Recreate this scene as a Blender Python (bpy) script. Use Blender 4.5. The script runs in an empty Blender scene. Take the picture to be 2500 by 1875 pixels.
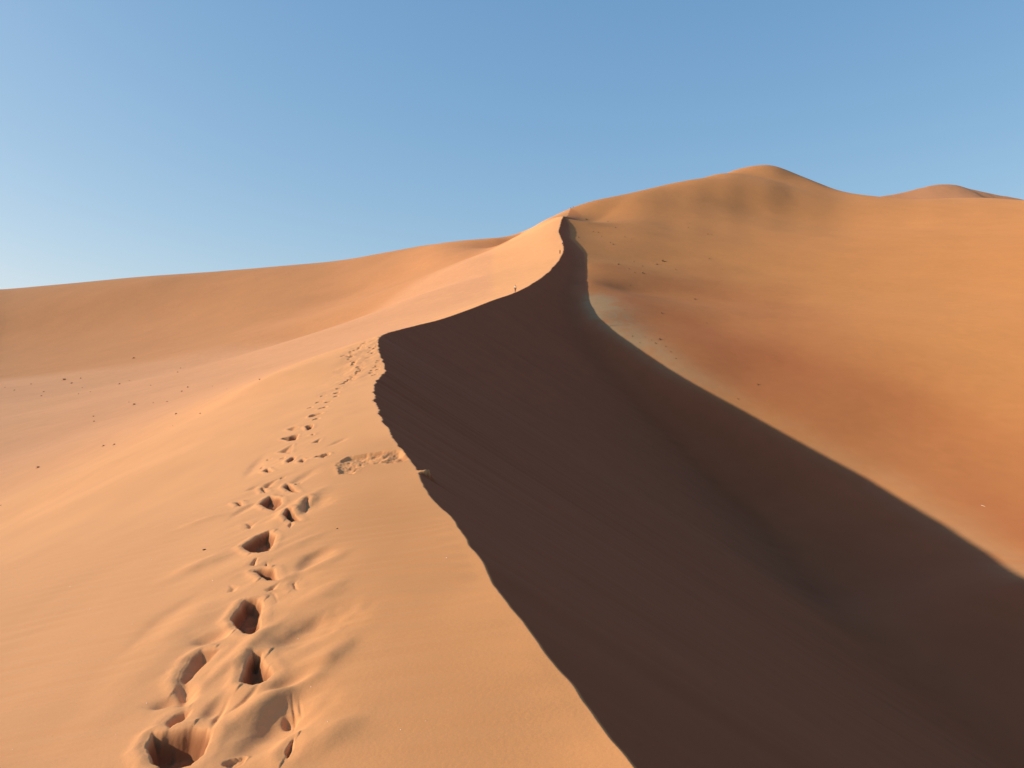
import bpy, bmesh, math, os, random
import numpy as np
from mathutils import Vector

random.seed(7)
rng = np.random.RandomState(11)
scene = bpy.context.scene
col = scene.collection

# ------------------------------------------------------------------ camera
F = 1950.0                       # focal length in photo pixels (photo 2500 wide)
CX, HY = 1250.0, 950.0           # principal column, horizon row
cam_d = bpy.data.cameras.new('camera')
cam_d.sensor_width = 36.0
cam_d.lens = 36.0 * F / 2500.0
cam_d.shift_y = (HY - 937.5) / 2500.0
cam_d.clip_start = 0.05
cam_d.clip_end = 20000
cam = bpy.data.objects.new('camera', cam_d)
cam.location = (0, 0, 0)
cam.rotation_euler = (math.radians(90), 0, 0)
col.objects.link(cam)
scene.camera = cam

SUN_EL = 20.5
SUN_T = math.tan(math.radians(SUN_EL))      # sunlight travels along +x and down

def P(px, py, T):
    """surveyed point: photo pixel at distance T ahead -> world x, y, z"""
    return ((px - CX) / F * T, T, (HY - py) / F * T)

# ------------------------------------------------------------------ noise
def hash2(ix, iy, seed):
    h = (ix.astype(np.int64) * 374761393 + iy.astype(np.int64) * 668265263 + seed * 982451653) & 0xffffffff
    h = ((h ^ (h >> 13)) * 1274126177) & 0xffffffff
    h = h ^ (h >> 16)
    return (h & 0xffff) / 65535.0 * 2 - 1

def vnoise(x, y, seed=0):
    ix = np.floor(x); iy = np.floor(y)
    fx = x - ix; fy = y - iy
    fx = fx * fx * fx * (fx * (fx * 6 - 15) + 10); fy = fy * fy * fy * (fy * (fy * 6 - 15) + 10)
    a = hash2(ix, iy, seed); b = hash2(ix + 1, iy, seed)
    c = hash2(ix, iy + 1, seed); d = hash2(ix + 1, iy + 1, seed)
    return (a * (1 - fx) + b * fx) * (1 - fy) + (c * (1 - fx) + d * fx) * fy

def fbm(x, y, seed=0, octs=4, gain=0.5):
    s = 0; a = 1; t = 0
    for k in range(octs):
        s = s + a * vnoise(x * 2 ** k + 17.3 * k, y * 2 ** k - 9.1 * k, seed + k)
        t += a; a *= gain
    return s / t

def sstep(a, b, x):
    t = np.clip((x - a) / (b - a), 0, 1)
    return t * t * (3 - 2 * t)

# ------------------------------------------------------------------ crest line of the ridge
crest_px = [(1543,1875,3.3),(1458,1757,3.85),(1395,1680,4.22),(1322,1588,4.75),(1277,1520,5.3),(1226,1458,5.9),(1192,1401,6.7),
    (1181,1373,7.05),(1130,1311,8.1),(1099,1265,9.2),(1045,1204,10.9),(1011,1141,13.6),(970,1085,17),(944,1040,21),(921,995,26),
    (913,961,31),(914,938,36),(940,901,44),(927,859,54),(925,827,64),(938,816,74),(1006,797,93),(1074,780,113),(1141,757,138),
    (1198,735,164),(1263,712,195),(1300,692,220),(1334,669,247),(1356,646,275),(1373,619,307),(1376,599,335),(1365,565,385),
    (1368,548,420),(1375,526,462),(1382,516,520),(1390,508,575),(1400,503,640),(1400,508,800),(1400,560,1200),(1400,640,3000)]
C3 = np.array([P(*p) for p in crest_px])
C3 = np.vstack([[[50.0, -200, -14.0], [12, -50, -3.2], [3.7, -10, -1.75], [1.35, 0, -1.62]], C3])

def pchip(xs, ys):
    h = np.diff(xs); d = np.diff(ys) / h
    m = np.zeros(len(xs)); m[0] = d[0]; m[-1] = d[-1]
    for i in range(1, len(xs) - 1):
        w = h[i] / (h[i] + h[i - 1])
        m[i] = d[i - 1] * w + d[i] * (1 - w)
    def f(q):
        q = np.clip(q, xs[0], xs[-1])
        i = np.clip(np.searchsorted(xs, q) - 1, 0, len(xs) - 2)
        t = (q - xs[i]) / h[i]
        return ((2*t**3 - 3*t**2 + 1) * ys[i] + (t**3 - 2*t**2 + t) * h[i] * m[i]
                + (-2*t**3 + 3*t**2) * ys[i + 1] + (t**3 - t**2) * h[i] * m[i + 1])
    return f

xc_f = pchip(C3[:, 1], C3[:, 0]); zc_f = pchip(C3[:, 1], C3[:, 2])
# smoothed crest for the lower part of the slip face
_yy = np.linspace(-200, 3000, 64001)
_xx = xc_f(_yy); _zz = zc_f(_yy)
def smooth_c(a, s):
    out = a.copy(); n = int(s / 0.05)
    k = np.exp(-0.5 * (np.arange(-3*n, 3*n + 1) / n) ** 2); k /= k.sum()
    return np.convolve(np.pad(a, 3*n, mode='edge'), k, mode='valid')
_xs = smooth_c(_xx, 14.0)
_cos = 1 / np.sqrt(1 + smooth_c(np.gradient(_xx, _yy), 5.0) ** 2)
def crest_rough(y):
    a1 = 0.011 * sstep(2, 4, y) * (1 - sstep(14, 22, y)) * 1.0
    a2 = 0.085 * sstep(11, 26, y) * (1 - sstep(85, 130, y))
    n = fbm(y * 1.6, y * 0 + 3.1, 5, 3) * a1 * 2.2
    n = n + (fbm(y * 0.95, y * 0 + 1.7, 8, 4, 0.65)) * a2 * 2.0
    n = n + 0.025 * fbm(y * 0.7, y * 0 + 9.7, 18, 3) * sstep(6, 9, y) * (1 - sstep(20, 30, y)) * 2
    n = n + 0.35 * fbm(y * 0.09, y * 0 + 5.5, 21, 3) * sstep(130, 200, y)
    return n
def bulge(y): return 0.20 * np.exp(-((y - 13.1) / .10) ** 2)
def xcf(y): return xc_f(y) + crest_rough(y)

# ------------------------------------------------------------------ smooth fields through surveyed points
class Field:
    """thin plate surface of (z + 1.6) / r over (ln r, azimuth)"""
    def __init__(s, pts, lam=2e-5):
        p = np.array(pts, float)
        r = np.hypot(p[:, 0], p[:, 1])
        s.A = np.c_[np.log(r + 2), np.arctan2(p[:, 0], p[:, 1])]
        v = (p[:, 2] + 1.6) / r
        n = len(p)
        K = s.k(s.A[:, None, :] - s.A[None]) + lam * np.eye(n)
        M = np.zeros((n + 3, n + 3)); M[:n, :n] = K; M[:n, n] = 1; M[:n, n+1:] = s.A; M[n, :n] = 1; M[n+1:, :n] = s.A.T
        s.w = np.linalg.solve(M, np.r_[v, 0, 0, 0])
    @staticmethod
    def k(d):
        q = (d ** 2).sum(-1) + 1e-12
        return 0.5 * q * np.log(q)
    def ev(s, x, y):
        if x.size > 20000: return s.look(x, y)
        r = np.hypot(x, y)
        a = np.log(r + 2); b = np.arctan2(x, y)
        n = len(s.A)
        o = s.w[n] + s.w[n+1] * a + s.w[n+2] * b
        for i in range(n):
            q = (a - s.A[i, 0]) ** 2 + (b - s.A[i, 1]) ** 2 + 1e-12
            o = o + s.w[i] * 0.5 * q * np.log(q)
        return o * r - 1.6

def _look(s, x, y):
    if not hasattr(s, 'tab'):
        s.a0, s.da, s.b0, s.db = math.log(2.3), 0.02, -3.3, 0.0087
        na, nb = int((math.log(3600) - s.a0) / s.da) + 4, int(6.6 / s.db) + 4
        A, B = np.meshgrid(s.a0 + s.da * (np.arange(na) - 1), s.b0 + s.db * (np.arange(nb) - 1), indexing='ij')
        n = len(s.A); o = s.w[n] + s.w[n+1] * A + s.w[n+2] * B
        for i in range(n):
            q = (A - s.A[i, 0]) ** 2 + (B - s.A[i, 1]) ** 2 + 1e-12
            o = o + s.w[i] * 0.5 * q * np.log(q)
        s.tab = o
    r = np.hypot(x, y)
    fa = (np.log(r + 2) - s.a0) / s.da + 1; fb = (np.arctan2(x, y) - s.b0) / s.db + 1
    ia = np.clip(np.floor(fa).astype(int), 1, s.tab.shape[0] - 3); ib = np.clip(np.floor(fb).astype(int), 1, s.tab.shape[1] - 3)
    def w4(t): return (-.5*t + t*t - .5*t**3, 1 - 2.5*t*t + 1.5*t**3, .5*t + 2*t*t - 1.5*t**3, -.5*t*t + .5*t**3)
    wa = w4(fa - ia); wb = w4(fb - ib)
    o = 0
    for i in range(4):
        row = 0
        for j in range(4): row = row + wb[j] * s.tab[ia - 1 + i, ib - 1 + j]
        o = o + wa[i] * row
    return o * r - 1.6
Field.look = _look

def sky_pts(lst, back=True, front=True):
    out = []
    for px, py, T in lst:
        out.append(P(px, py, T))
        x, y, z = P(px, py, T)
        e = z / y
        if front: out.append((x * 0.86, y * 0.86, (e - 0.008) * y * 0.86))
        out.append((x * 1.15, y * 1.15, (e - (0.022 if front else .012)) * y * 1.15))
        out.append((x * 1.6, y * 1.6, (e - (0.11 if front else .07)) * y * 1.6))
        out.append((x * 2.6, y * 2.6, (e - 0.2) * y * 2.6))
    return out
def pol(deg, r, z): return (r * math.sin(math.radians(deg)), r * math.cos(math.radians(deg)), z)

# ---- windward flank, sand flat and long dune on the left
Lp = []
for i in range(3, 42):
    c = C3[i]; Lp.append(tuple(c))
for y, offs in ((0, (1.3, 3.5, 8)), (3.3, (1.0, 2.2, 4.5)), (4.75, (1.0, 2.4, 5)), (7, (1.2, 2.8, 6)), (11, (1.4, 3.5, 8)), (17, (2, 5.0)), (26, (2.2, 6)),
                (36, (2.5, 6)), (54, (3, 8))):
    x0 = float(xc_f(np.array([y * 1.0]))[0]); z0 = float(zc_f(np.array([y * 1.0]))[0])
    for d in offs:
        drop = 0.15 * d + 0.016 * d * d if d < 4 else 0.15 * 4 + .256 + 0.29 * (d - 4)
        Lp.append((x0 - d, y - 0.1 * d, z0 - drop))
Lp += [P(0,1283,29), P(497,1005,52), P(260,1130,38), P(790,853,140), P(1017,723,285), P(1130,644,375), P(1220,595,450)]
Lp += [P(0,1200,52), P(0,1110,90), P(0,1020,170), P(0,925,400), P(0,820,640), P(260,1060,70), P(300,960,170), P(280,893,370),
       P(497,960,95), P(542,900,190), P(542,845,360), P(542,750,600), P(790,810,230), P(760,822,320), P(700,740,560), P(250,800,620),
       P(900,700,560), P(1017,680,430), P(1130,615,560), P(860,790,300)]
Lsky = [(0,707,900),(339,676,860),(678,650,820),(937,617,780),(1051,597,740),(1130,587,700),(1215,577,660)]
Rdg = [(1283,563,560),(1333,536,560)]
Lp += sky_pts(Lsky + Rdg)
Lp += [pol(-45, 20, -5), pol(-60, 30, -9), pol(-90, 10, -5), pol(-90, 40, -12), pol(-120, 30, -11), pol(-60, 120, -12),
       pol(-110, 150, -18), pol(-60, 420, -4), pol(-100, 450, -12), pol(-60, 1000, 60), pol(-100, 1000, 20), pol(-60, 2500, 0),
       pol(-100, 2500, -20), pol(-45, 3000, 0), pol(-150, 5, -2.2), pol(-150, 60, -13)]
# ---- tall dune on the right
edge_px = [(1383,532),(1390,545),(1393,562),(1394,580),(1412,597),(1430,616),(1434,650),(1436,690),(1440,735),(1460,772),(1510,815),(1582,865),(1650,910),(1714,947),(1830,1010),(1960,1082),(2120,1168),
           (2300,1276),(2430,1360),(2500,1410)]
def solve_edge(px, py, lo=40, hi=460):
    u = (px - CX) / F; v = (HY - py) / F
    T = np.linspace(lo, hi, 8401)
    G = v * T - zc_f(T) + SUN_T * (u * T - np.interp(T, _yy, _xx))
    s = np.where(np.diff(np.sign(G)) != 0)[0]
    return [float(T[i]) for i in s], float(T[np.argmin(abs(G))])
edges = []
prev = 460
for px, py in edge_px:
    roots, best = solve_edge(px, py)
    if roots:
        cand = [r for r in roots if r <= prev + 1]
        T = max(cand) if cand else best
    else:
        T = best
    if os.environ.get('DBG'): print('EDGE', px, py, roots, best, T)
    prev = T
    edges.append((px, py, T))
Bp = []
for i in range(40, 44):
    Bp.append(tuple(C3[i]))
for px, py, T in edges:
    x, y, z = P(px, py, T)
    Bp.append((x, y, z))
    d = (x - float(np.interp(T, _yy, _xs)))
    if T < 300:
        Bp.append((x - 0.3 * d, y, z - 0.3 * 0.3 * d))
Bsky = [(1435,494,590),(1526,474,625),(1639,448,675),(1752,426,735),(1830,407,790),(1870,402,820),(1893,405,825),(1921,416,830),
        (1978,438,830),(2045,464,820),(2147,482,800),(2215,487,785),(2316,484,780),(2407,483,760),(2500,489,740)]
for px, py, T in Bsky:
    x, y, z = P(px, py, T); e = z / y
    Bp += [(x, y, z), (x * 1.3, y * 1.3, (e - .04) * y * 1.3), (x * 1.9, y * 1.9, (e - .12) * y * 1.9)]
Bp += sky_pts(Rdg[1:], front=False)[:1]
iso = {95: [(2500,-14.5)], 128: [(2250,-7.5),(2500,-5)], 160: [(1820,3.2),(2000,4),(2250,5),(2500,6)],
       200: [(1550,16.5),(1650,16),(1850,15.5),(2050,16),(2300,17),(2500,18)],
       260: [(1530,31.5),(1650,30),(1850,29),(2050,29.5),(2300,31),(2500,33)],
       330: [(1520,53),(1650,51),(1850,49),(2050,49.5),(2300,52),(2500,55)],
       450: [(1430,96),(1500,93),(1650,89),(1850,85),(2050,85),(2300,87),(2500,90)],
       590: [(1850,131),(2150,129),(2500,133)],
       740: [(1870,196)]}
for T, l in iso.items():
    for px, z in l:
        Bp.append(((px - CX) / F * T, T, z))
Bp += [pol(40, 40, -22), pol(20, 25, -16), pol(60, 60, -26), pol(60, 150, -12), pol(60, 450, 60), pol(55, 900, 130), pol(90, 60, -28), pol(90, 200, -16),
       pol(90, 600, 40), pol(50, 2500, 20), pol(100, 2500, 0), pol(120, 40, -25), pol(120, 200, -20), pol(15, 12, -12)]
fL = Field(Lp); fB = Field(Bp, 1.5e-4)

# ------------------------------------------------------------------ footprints, pressed along the windward side of the crest
def hitL(px, py, lo=2.0, hi=120):
    T = np.exp(np.linspace(math.log(lo), math.log(hi), 1500))
    x = (px - CX) / F * T
    g = fL.ev(x, T) - (HY - py) / F * T
    s = np.where((g[:-1] < 0) & (g[1:] >= 0))[0]
    T = float(T[s[0]]) if len(s) else float(T[np.argmin(abs(g))])
    return (px - CX) / F * T, T
# (px, py, width, height, depth factor, seed)
prints = [(577,1856,60,26,.5),
    (770,1013,30,9,.9),(773,1022,17,10,1.0),(790,995,19,12,1.0),(802,981,14,7,1.0),(789,966,14,5,.8),(821,967,14,5,1),(822,959,11,7,1),(827,948,9,5,1),
    (780,981,10,4,.7),(758,995,12,4,.8),(790,1112,10,5,.9),(657,1120,14,6,.6),(640,1140,12,5,.6),(690,1118,14,6,.5),(728,1180,16,8,.4),(690,1165,14,6,.6)]
# outlines of the deep and shallow prints: (depth m, wall m, outline)
K_ = 1.952
def oc(*p): return [(a / K_ + 195, b / K_ + 1025) for a, b in p]
prints_poly = [
 (.17,.045, oc((310,1560),(345,1500),(400,1495),(470,1480),(540,1465),(610,1475),(635,1500),(600,1590),(530,1650),(400,1670),(340,1640))),
 (.16,.040, oc((790,1150),(820,1110),(870,1105),(885,1150),(930,1205),(890,1245),(820,1268),(765,1245),(770,1200))),
 (.16,.040, oc((735,920),(780,865),(850,850),(875,870),(862,960),(865,990),(825,1030),(780,1020),(735,970),(718,945))),
 (.18,.050, oc((770,600),(840,555),(905,527),(938,548),(920,600),(905,628),(850,638),(790,615))),
 (.15,.050, oc((825,718),(870,708),(930,706),(945,765),(890,768),(855,740))),
 (.085,.10, oc((480,1200),(520,1140),(580,1100),(680,1090),(640,1130),(580,1195),(525,1240),(518,1300),(490,1270),(465,1240))),
 (.06,.06, oc((400,1450),(440,1410),(500,1380),(545,1375),(535,1405),(480,1450),(420,1490))),
 (.08,.05, oc((985,1620),(975,1590),(1000,1540),(1022,1515),(1020,1570),(1000,1615))),
 (.17,.06, oc((965,460),(985,428),(1010,430),(1055,480),(1010,484))),
 (.15,.06, oc((852,400),(905,362),(960,372),(968,400),(925,432),(890,425))),
 (.07,.08, oc((1058,390),(1080,370),(1108,370),(1105,400),(1080,440),(1060,430))),
 (.17,.07, oc((970,320),(985,303),(1010,308),(1045,348),(1000,338))),
 (.10,.06, oc((858,328),(880,322),(896,345),(878,345))),
 (.13,.06, oc((735,393),(770,390),(780,410),(758,410))),
 (.07,.12, oc((865,310),(940,280),(925,310),(880,330))),
 (.13,.06, oc((872,246),(895,232),(922,246),(900,252))),
 (.12,.07, oc((985,195),(1010,178),(1032,176),(1015,195),(990,206))),
 (.09,.08, oc((1042,198),(1060,186),(1080,188),(1062,204))),
 (.20,.08, oc((958,90),(1042,66),(1032,95),(1000,98))),
 (.08,.15, oc((945,155),(1015,115),(1005,160))),
 (.08,.15, oc((985,45),(1030,30),(1045,35),(1010,52))),
 (.20,.08, oc((1073,30),(1114,20),(1108,40),(1085,49))),
 (.09,.08, oc((1100,72),(1118,64),(1116,72))),
 (.07,.08, oc((1145,178),(1182,155),(1165,180))),
 (.07,.12, oc((1105,110),(1152,86),(1140,106))),
 (.05,.08, oc((805,695),(830,668),(852,658),(842,698))), (.05,.05, oc((878,692),(892,676),(903,692),(890,700))),
 (.06,.06, oc((1015,800),(1008,780),(1030,762),(1045,812))), (.03,.10, oc((695,822),(710,785),(765,790),(745,824))),
 (.03,.08, oc((868,812),(960,772),(942,802),(890,822))), (.035,.08, oc((903,818),(942,818),(952,862),(935,872))),
 (.05,.08, oc((790,515),(780,490),(830,488),(860,478),(812,522))), (.03,.08, oc((985,500),(1010,480),(1025,490),(1000,520))),
]
# far, small prints up the ridge
for (a, b, n, sp) in (((836,938),(851,930),4,6),((851,930),(861,920),4,7),((861,918),(876,903),6,8),((876,903),(866,885),7,9),((866,885),(858,868),7,9),((858,868),(866,850),5,9),
                      ((870,852),(898,830),9,8),((912,915),(922,880),9,9),((905,860),(922,835),7,8),((846,870),(832,868),3,4)):
    for k in range(n):
        t = (k + rng.rand() * .6) / n
        prints.append((a[0] + (b[0]-a[0])*t + rng.randn() * sp * .45, a[1] + (b[1]-a[1])*t + rng.randn() * 1.6, 5 + 5 * rng.rand(), 2.2 + 2 * rng.rand(), .8))
holes = []
for k, (px, py, w, h, df) in enumerate(prints):
    x, y = hitL(px, py)
    y1 = hitL(px, py - h / 2)[1]; y0 = hitL(px, py + h / 2)[1]
    a = w / F * y / 2
    b = min(max((y1 - y0) / 2, a * 0.55), a * 1.7)
    if w < 12: a = min(max(a, .14), .24); b = min(max(b, 0.2), 0.4)
    holes.append((x, y, a, b, min(0.17, 0.85 * a) * df, k))

def seg(pts, w, d, asym=0.0):
    q = [hitL(px, py) for px, py in pts]
    ym = sum(p[1] for p in q) / len(q)
    return (q, w / F * ym / 2 * 1.45, d * (1.5 if d < 0 else 1.2), asym)
def mperpx(y): return y / F
polys = [(D, w_, np.array([hitL(*p) for p in pp])) for D, w_, pp in prints_poly]
strokes = [
    seg([(656,1583),(712,1553),(774,1512),(856,1499)], 120, -.042, .9),
    seg([(646,1696),(707,1665),(774,1635)], 90, -.024, .8),
    seg([(554,1880),(630,1804),(677,1758),(707,1711),(759,1681)], 130, -.045, .6),
    seg([(712,1435),(769,1353),(810,1332)], 60, -.028, .8),
    seg([(728,1265),(765,1230),(795,1205)], 50, -.03, .8),
    seg([(482,1553),(554,1558)], 90, -.032, .5), seg([(379,1732),(436,1691)], 80, -.028, .5),
    seg([(502,1763),(523,1732),(554,1686)], 50, -.018, .5),
    seg([(440,1660),(455,1690),(452,1730)], 40, -.03, .3),
    seg([(400,1419),(480,1380),(584,1332)], 70, .020, 0), seg([(410,1302),(500,1270),(574,1250)], 60, .022, 0),
    seg([(195,1809),(349,1640),(482,1486),(569,1435)], 130, .016, 0), seg([(300,1600),(400,1510),(500,1440)], 70, -.010, .5),
    seg([(461,1700),(554,1624),(630,1558),(707,1501)], 60, .028, 0), seg([(472,1865),(554,1778),(656,1706),(759,1655),(850,1570)], 80, .034, 0),
    seg([(723,1865),(800,1800),(876,1740)], 110, .022, 0), seg([(656,1291),(728,1230),(810,1179)], 50, .028, 0),
    seg([(682,1419),(759,1389),(861,1337)], 64, .024, 0), seg([(690,1500),(780,1455),(850,1400)], 80, .020, 0),
    seg([(700,1640),(790,1610),(860,1540)], 70, .018, 0), seg([(640,1370),(720,1330),(810,1290)], 50, .016, 0),
    seg([(560,1270),(600,1240),(640,1222)], 30, -.018, .5), seg([(600,1200),(640,1180)], 26, -.018, .5),
    seg([(650,1105),(620,1140),(600,1170)], 30, -.018, .4), seg([(700,1190),(775,1140)], 34, -.022, .5), seg([(800,1090),(850,1065)], 24, -.02, .4),
    seg([(712,1690),(722,1730),(718,1760)], 8, -.010, 0), seg([(730,1690),(738,1735)], 7, -.006, 0), seg([(560,1700),(530,1755),(515,1790)], 14, -.010, 0),
    seg([(640,1665),(600,1710),(555,1745)], 18, -.010, .2), seg([(700,1720),(712,1752)], 30, -.03, .6),
]
# trampled crust where someone slid over the crest
slump_px = [(822,1130),(850,1115),(890,1108),(935,1100),(980,1098),(1012,1112),(980,1128),(940,1129),(900,1135),(860,1155),(830,1158)]
slump = np.array([hitL(*p) for p in slump_px])
def in_poly(x, y, poly):
    ins = np.zeros(x.shape, bool); n = len(poly)
    dmin = np.full(x.shape, 1e9)
    for i in range(n):
        x0, y0 = poly[i]; x1, y1 = poly[(i + 1) % n]
        c = ((y0 > y) != (y1 > y)) & (x < (x1 - x0) * (y - y0) / (y1 - y0 + 1e-12) + x0)
        ins ^= c
        dx, dy = x1 - x0, y1 - y0
        t = np.clip(((x - x0) * dx + (y - y0) * dy) / (dx * dx + dy * dy), 0, 1)
        dmin = np.minimum(dmin, np.hypot(x - x0 - t * dx, y - y0 - t * dy))
    return np.where(ins, dmin, -dmin)

def path_center(y):
    return np.interp(y, PC[:, 1], PC[:, 0])
PC = np.array(sorted([hitL(*p) for p in [(560,1860),(600,1640),(640,1450),(660,1330),(680,1220),(700,1120),(740,1050),(790,985),(850,930),(875,890),(900,835)]], key=lambda q: q[1]))

DARK_OUT = []
def near_detail(x, y, dx):
    """relief on the trodden windward sand: x, y arrays, dx = distance left of the crest"""
    h = np.zeros_like(x)
    pc = path_center(y); w = 0.62 + 0.012 * y
    g = np.exp(-((x - pc + 0.1) / w) ** 2)
    # scuffed lobes running obliquely off the track
    c, s = math.cos(math.radians(28)), math.sin(math.radians(28))
    u = x * c - y * s; v = x * s + y * c
    fade = 1 - sstep(40, 70, y)
    n = fbm(u * 2.1, v * 0.8, 31, 3, .45)
    h += 0.016 * n * g * fade
    n2 = 1 - abs(fbm(u * 3.2 + 5, v * 1.3, 37, 2))
    h += 0.009 * (n2 - .7) * g * fade
    h += 0.10 * fbm(x * 1.2, y * .5, 77, 3) * g * sstep(28, 50, y) * (1 - sstep(75, 100, y))
    # wind ripples
    ph = y * 19 + x * 3.4 + 2.4 * fbm(x * .5, y * 1.4, 41, 2) * 2
    ph2 = y * 62 + x * 6 + 3.0 * fbm(x * .9, y * 2.2, 43, 2) * 2
    rp = sstep(.02, .3, dx) * (1 - .75 * g) * (0.5 + 0.5 * sstep(-.3, .5, fbm(x * .6, y * .35, 47, 2)))
    h += rp * (0.0054 * np.sin(ph) * (1 - sstep(12, 20, y)) + 0.0010 * np.sin(ph2) * (1 - sstep(6, 9, y)))
    h += 0.006 * fbm(x * .8, y * .5, 51, 3) * (1 - sstep(20, 60, y))
    for q, wd, d, asym in strokes:
        xs = [p[0] for p in q]; ys = [p[1] for p in q]
        R = wd * 3.2
        m = (x > min(xs) - R) & (x < max(xs) + R) & (y > min(ys) - R) & (y < max(ys) + R)
        if not m.any(): continue
        X = x[m]; Y = y[m]; acc = np.zeros(X.shape)
        n = len(q) - 1
        wob = 1 + .25 * fbm(X * 6, Y * 4, 61, 2)
        for i in range(n):
            ax, ay = q[i]; bx, by = q[i + 1]
            ex, ey = bx - ax, by - ay; L2 = ex * ex + ey * ey
            t = np.clip(((X - ax) * ex + (Y - ay) * ey) / L2, 0, 1)
            qx = X - ax - t * ex; qy = Y - ay - t * ey
            sg = np.tanh(qx / (wd * .6)); tt = (i + t) / n
            taper = (0.12 + 0.88 * sstep(0, .45, tt)) * (0.12 + 0.88 * sstep(1, .55, tt))
            wl = wd * (.6 + .4 * taper) * wob * (1 + asym * .475 * sg) * .75 + 1e-4
            acc += (taper * np.exp(-(qx * qx + qy * qy) / (wl * wl))) ** 5
        h[m] += d * acc ** .2
    tread_dark = np.zeros_like(x)
    for x0, y0, a, b, D, k in holes:
        R = max(a, b) * 2.3
        m = (abs(x - x0) < R) & (abs(y - y0) < R)
        if not m.any(): continue
        X = (x[m] - x0) / a; Y = (y[m] - y0) / b
        ang = np.arctan2(Y, X)
        sh = 1 + .16 * np.cos(3 * ang + k * 1.7) + .10 * np.cos(2 * ang + k * .9) + .07 * fbm(np.cos(ang) * 2.3 + k, np.sin(ang) * 2.3, 71, 2) * 2
        rho = np.hypot(X, Y) * sh
        bowl = (1 - sstep(.62, 1.03, rho)) * (1 + .25 * fbm(X * 1.7 + k, Y * 1.7, 73, 3) - .22 * X)
        rim = np.exp(-((rho - 1.28) / .26) ** 2) * (0.6 - .4 * np.cos(ang + 0.6))
        base = h[m]
        tread_dark[m] = np.maximum(tread_dark[m], (1 - sstep(.6, .95, rho)) * sstep(.03, .12, D))
        h[m] = base * (1 - 0.55 * (1 - sstep(.8, 1.2, rho))) - D * bowl + D * .16 * rim * (a > .08)
    for k, (D, wl, pp) in enumerate(polys):
        m = (x > pp[:, 0].min() - .5) & (x < pp[:, 0].max() + .5) & (y > pp[:, 1].min() - .6) & (y < pp[:, 1].max() + .6)
        if not m.any(): continue
        X = x[m]; Y = y[m]
        sz = min(np.ptp(pp[:, 0]), np.ptp(pp[:, 1]))
        ins = in_poly(X, Y, pp) + min(.012, sz * .05) * fbm(X * 14, Y * 10, 200 + k, 3)
        wl2 = min(wl * 1.35, sz * .42)
        fl = 1 + .30 * fbm(X * 9, Y * 6, 230 + k, 3)
        q = sstep(0, wl2, ins)
        tread_dark[m] = np.maximum(tread_dark[m], sstep(0, .03, ins) * sstep(.03, .15, D))
        rim = np.exp(-((np.minimum(ins, 0) + .05) / .045) ** 2) * (ins < 0) * sstep(.03, .1, D)
        h[m] = h[m] * (1 - .5 * q) - min(D * .88, sz * .9) * q * fl + .010 * rim * (.6 + .8 * (X < pp[:, 0].mean()))
    # slump patch
    m = (x > slump[:, 0].min() - 1) & (x < slump[:, 0].max() + 1) & (y > slump[:, 1].min() - 1) & (y < slump[:, 1].max() + 1)
    if m.any():
        X = x[m]; Y = y[m]
        ins = in_poly(X, Y, slump) + 0.10 * fbm(X * 4, Y * 2.5, 81, 3)
        tread_dark[m] = np.maximum(tread_dark[m], .5 * sstep(0, .05, ins) * sstep(-.2, .5, fbm(X * 3, Y * 2, 87, 3)))
        k = sstep(-0.02, .05, ins)
        h[m] += k * (-0.05 + 0.075 * fbm(X * 3.2, Y * 1.5, 83, 5, .65)) + 0.008 * np.exp(-(ins / .08) ** 2)
    DARK_OUT[:] = [tread_dark]
    return h

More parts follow.
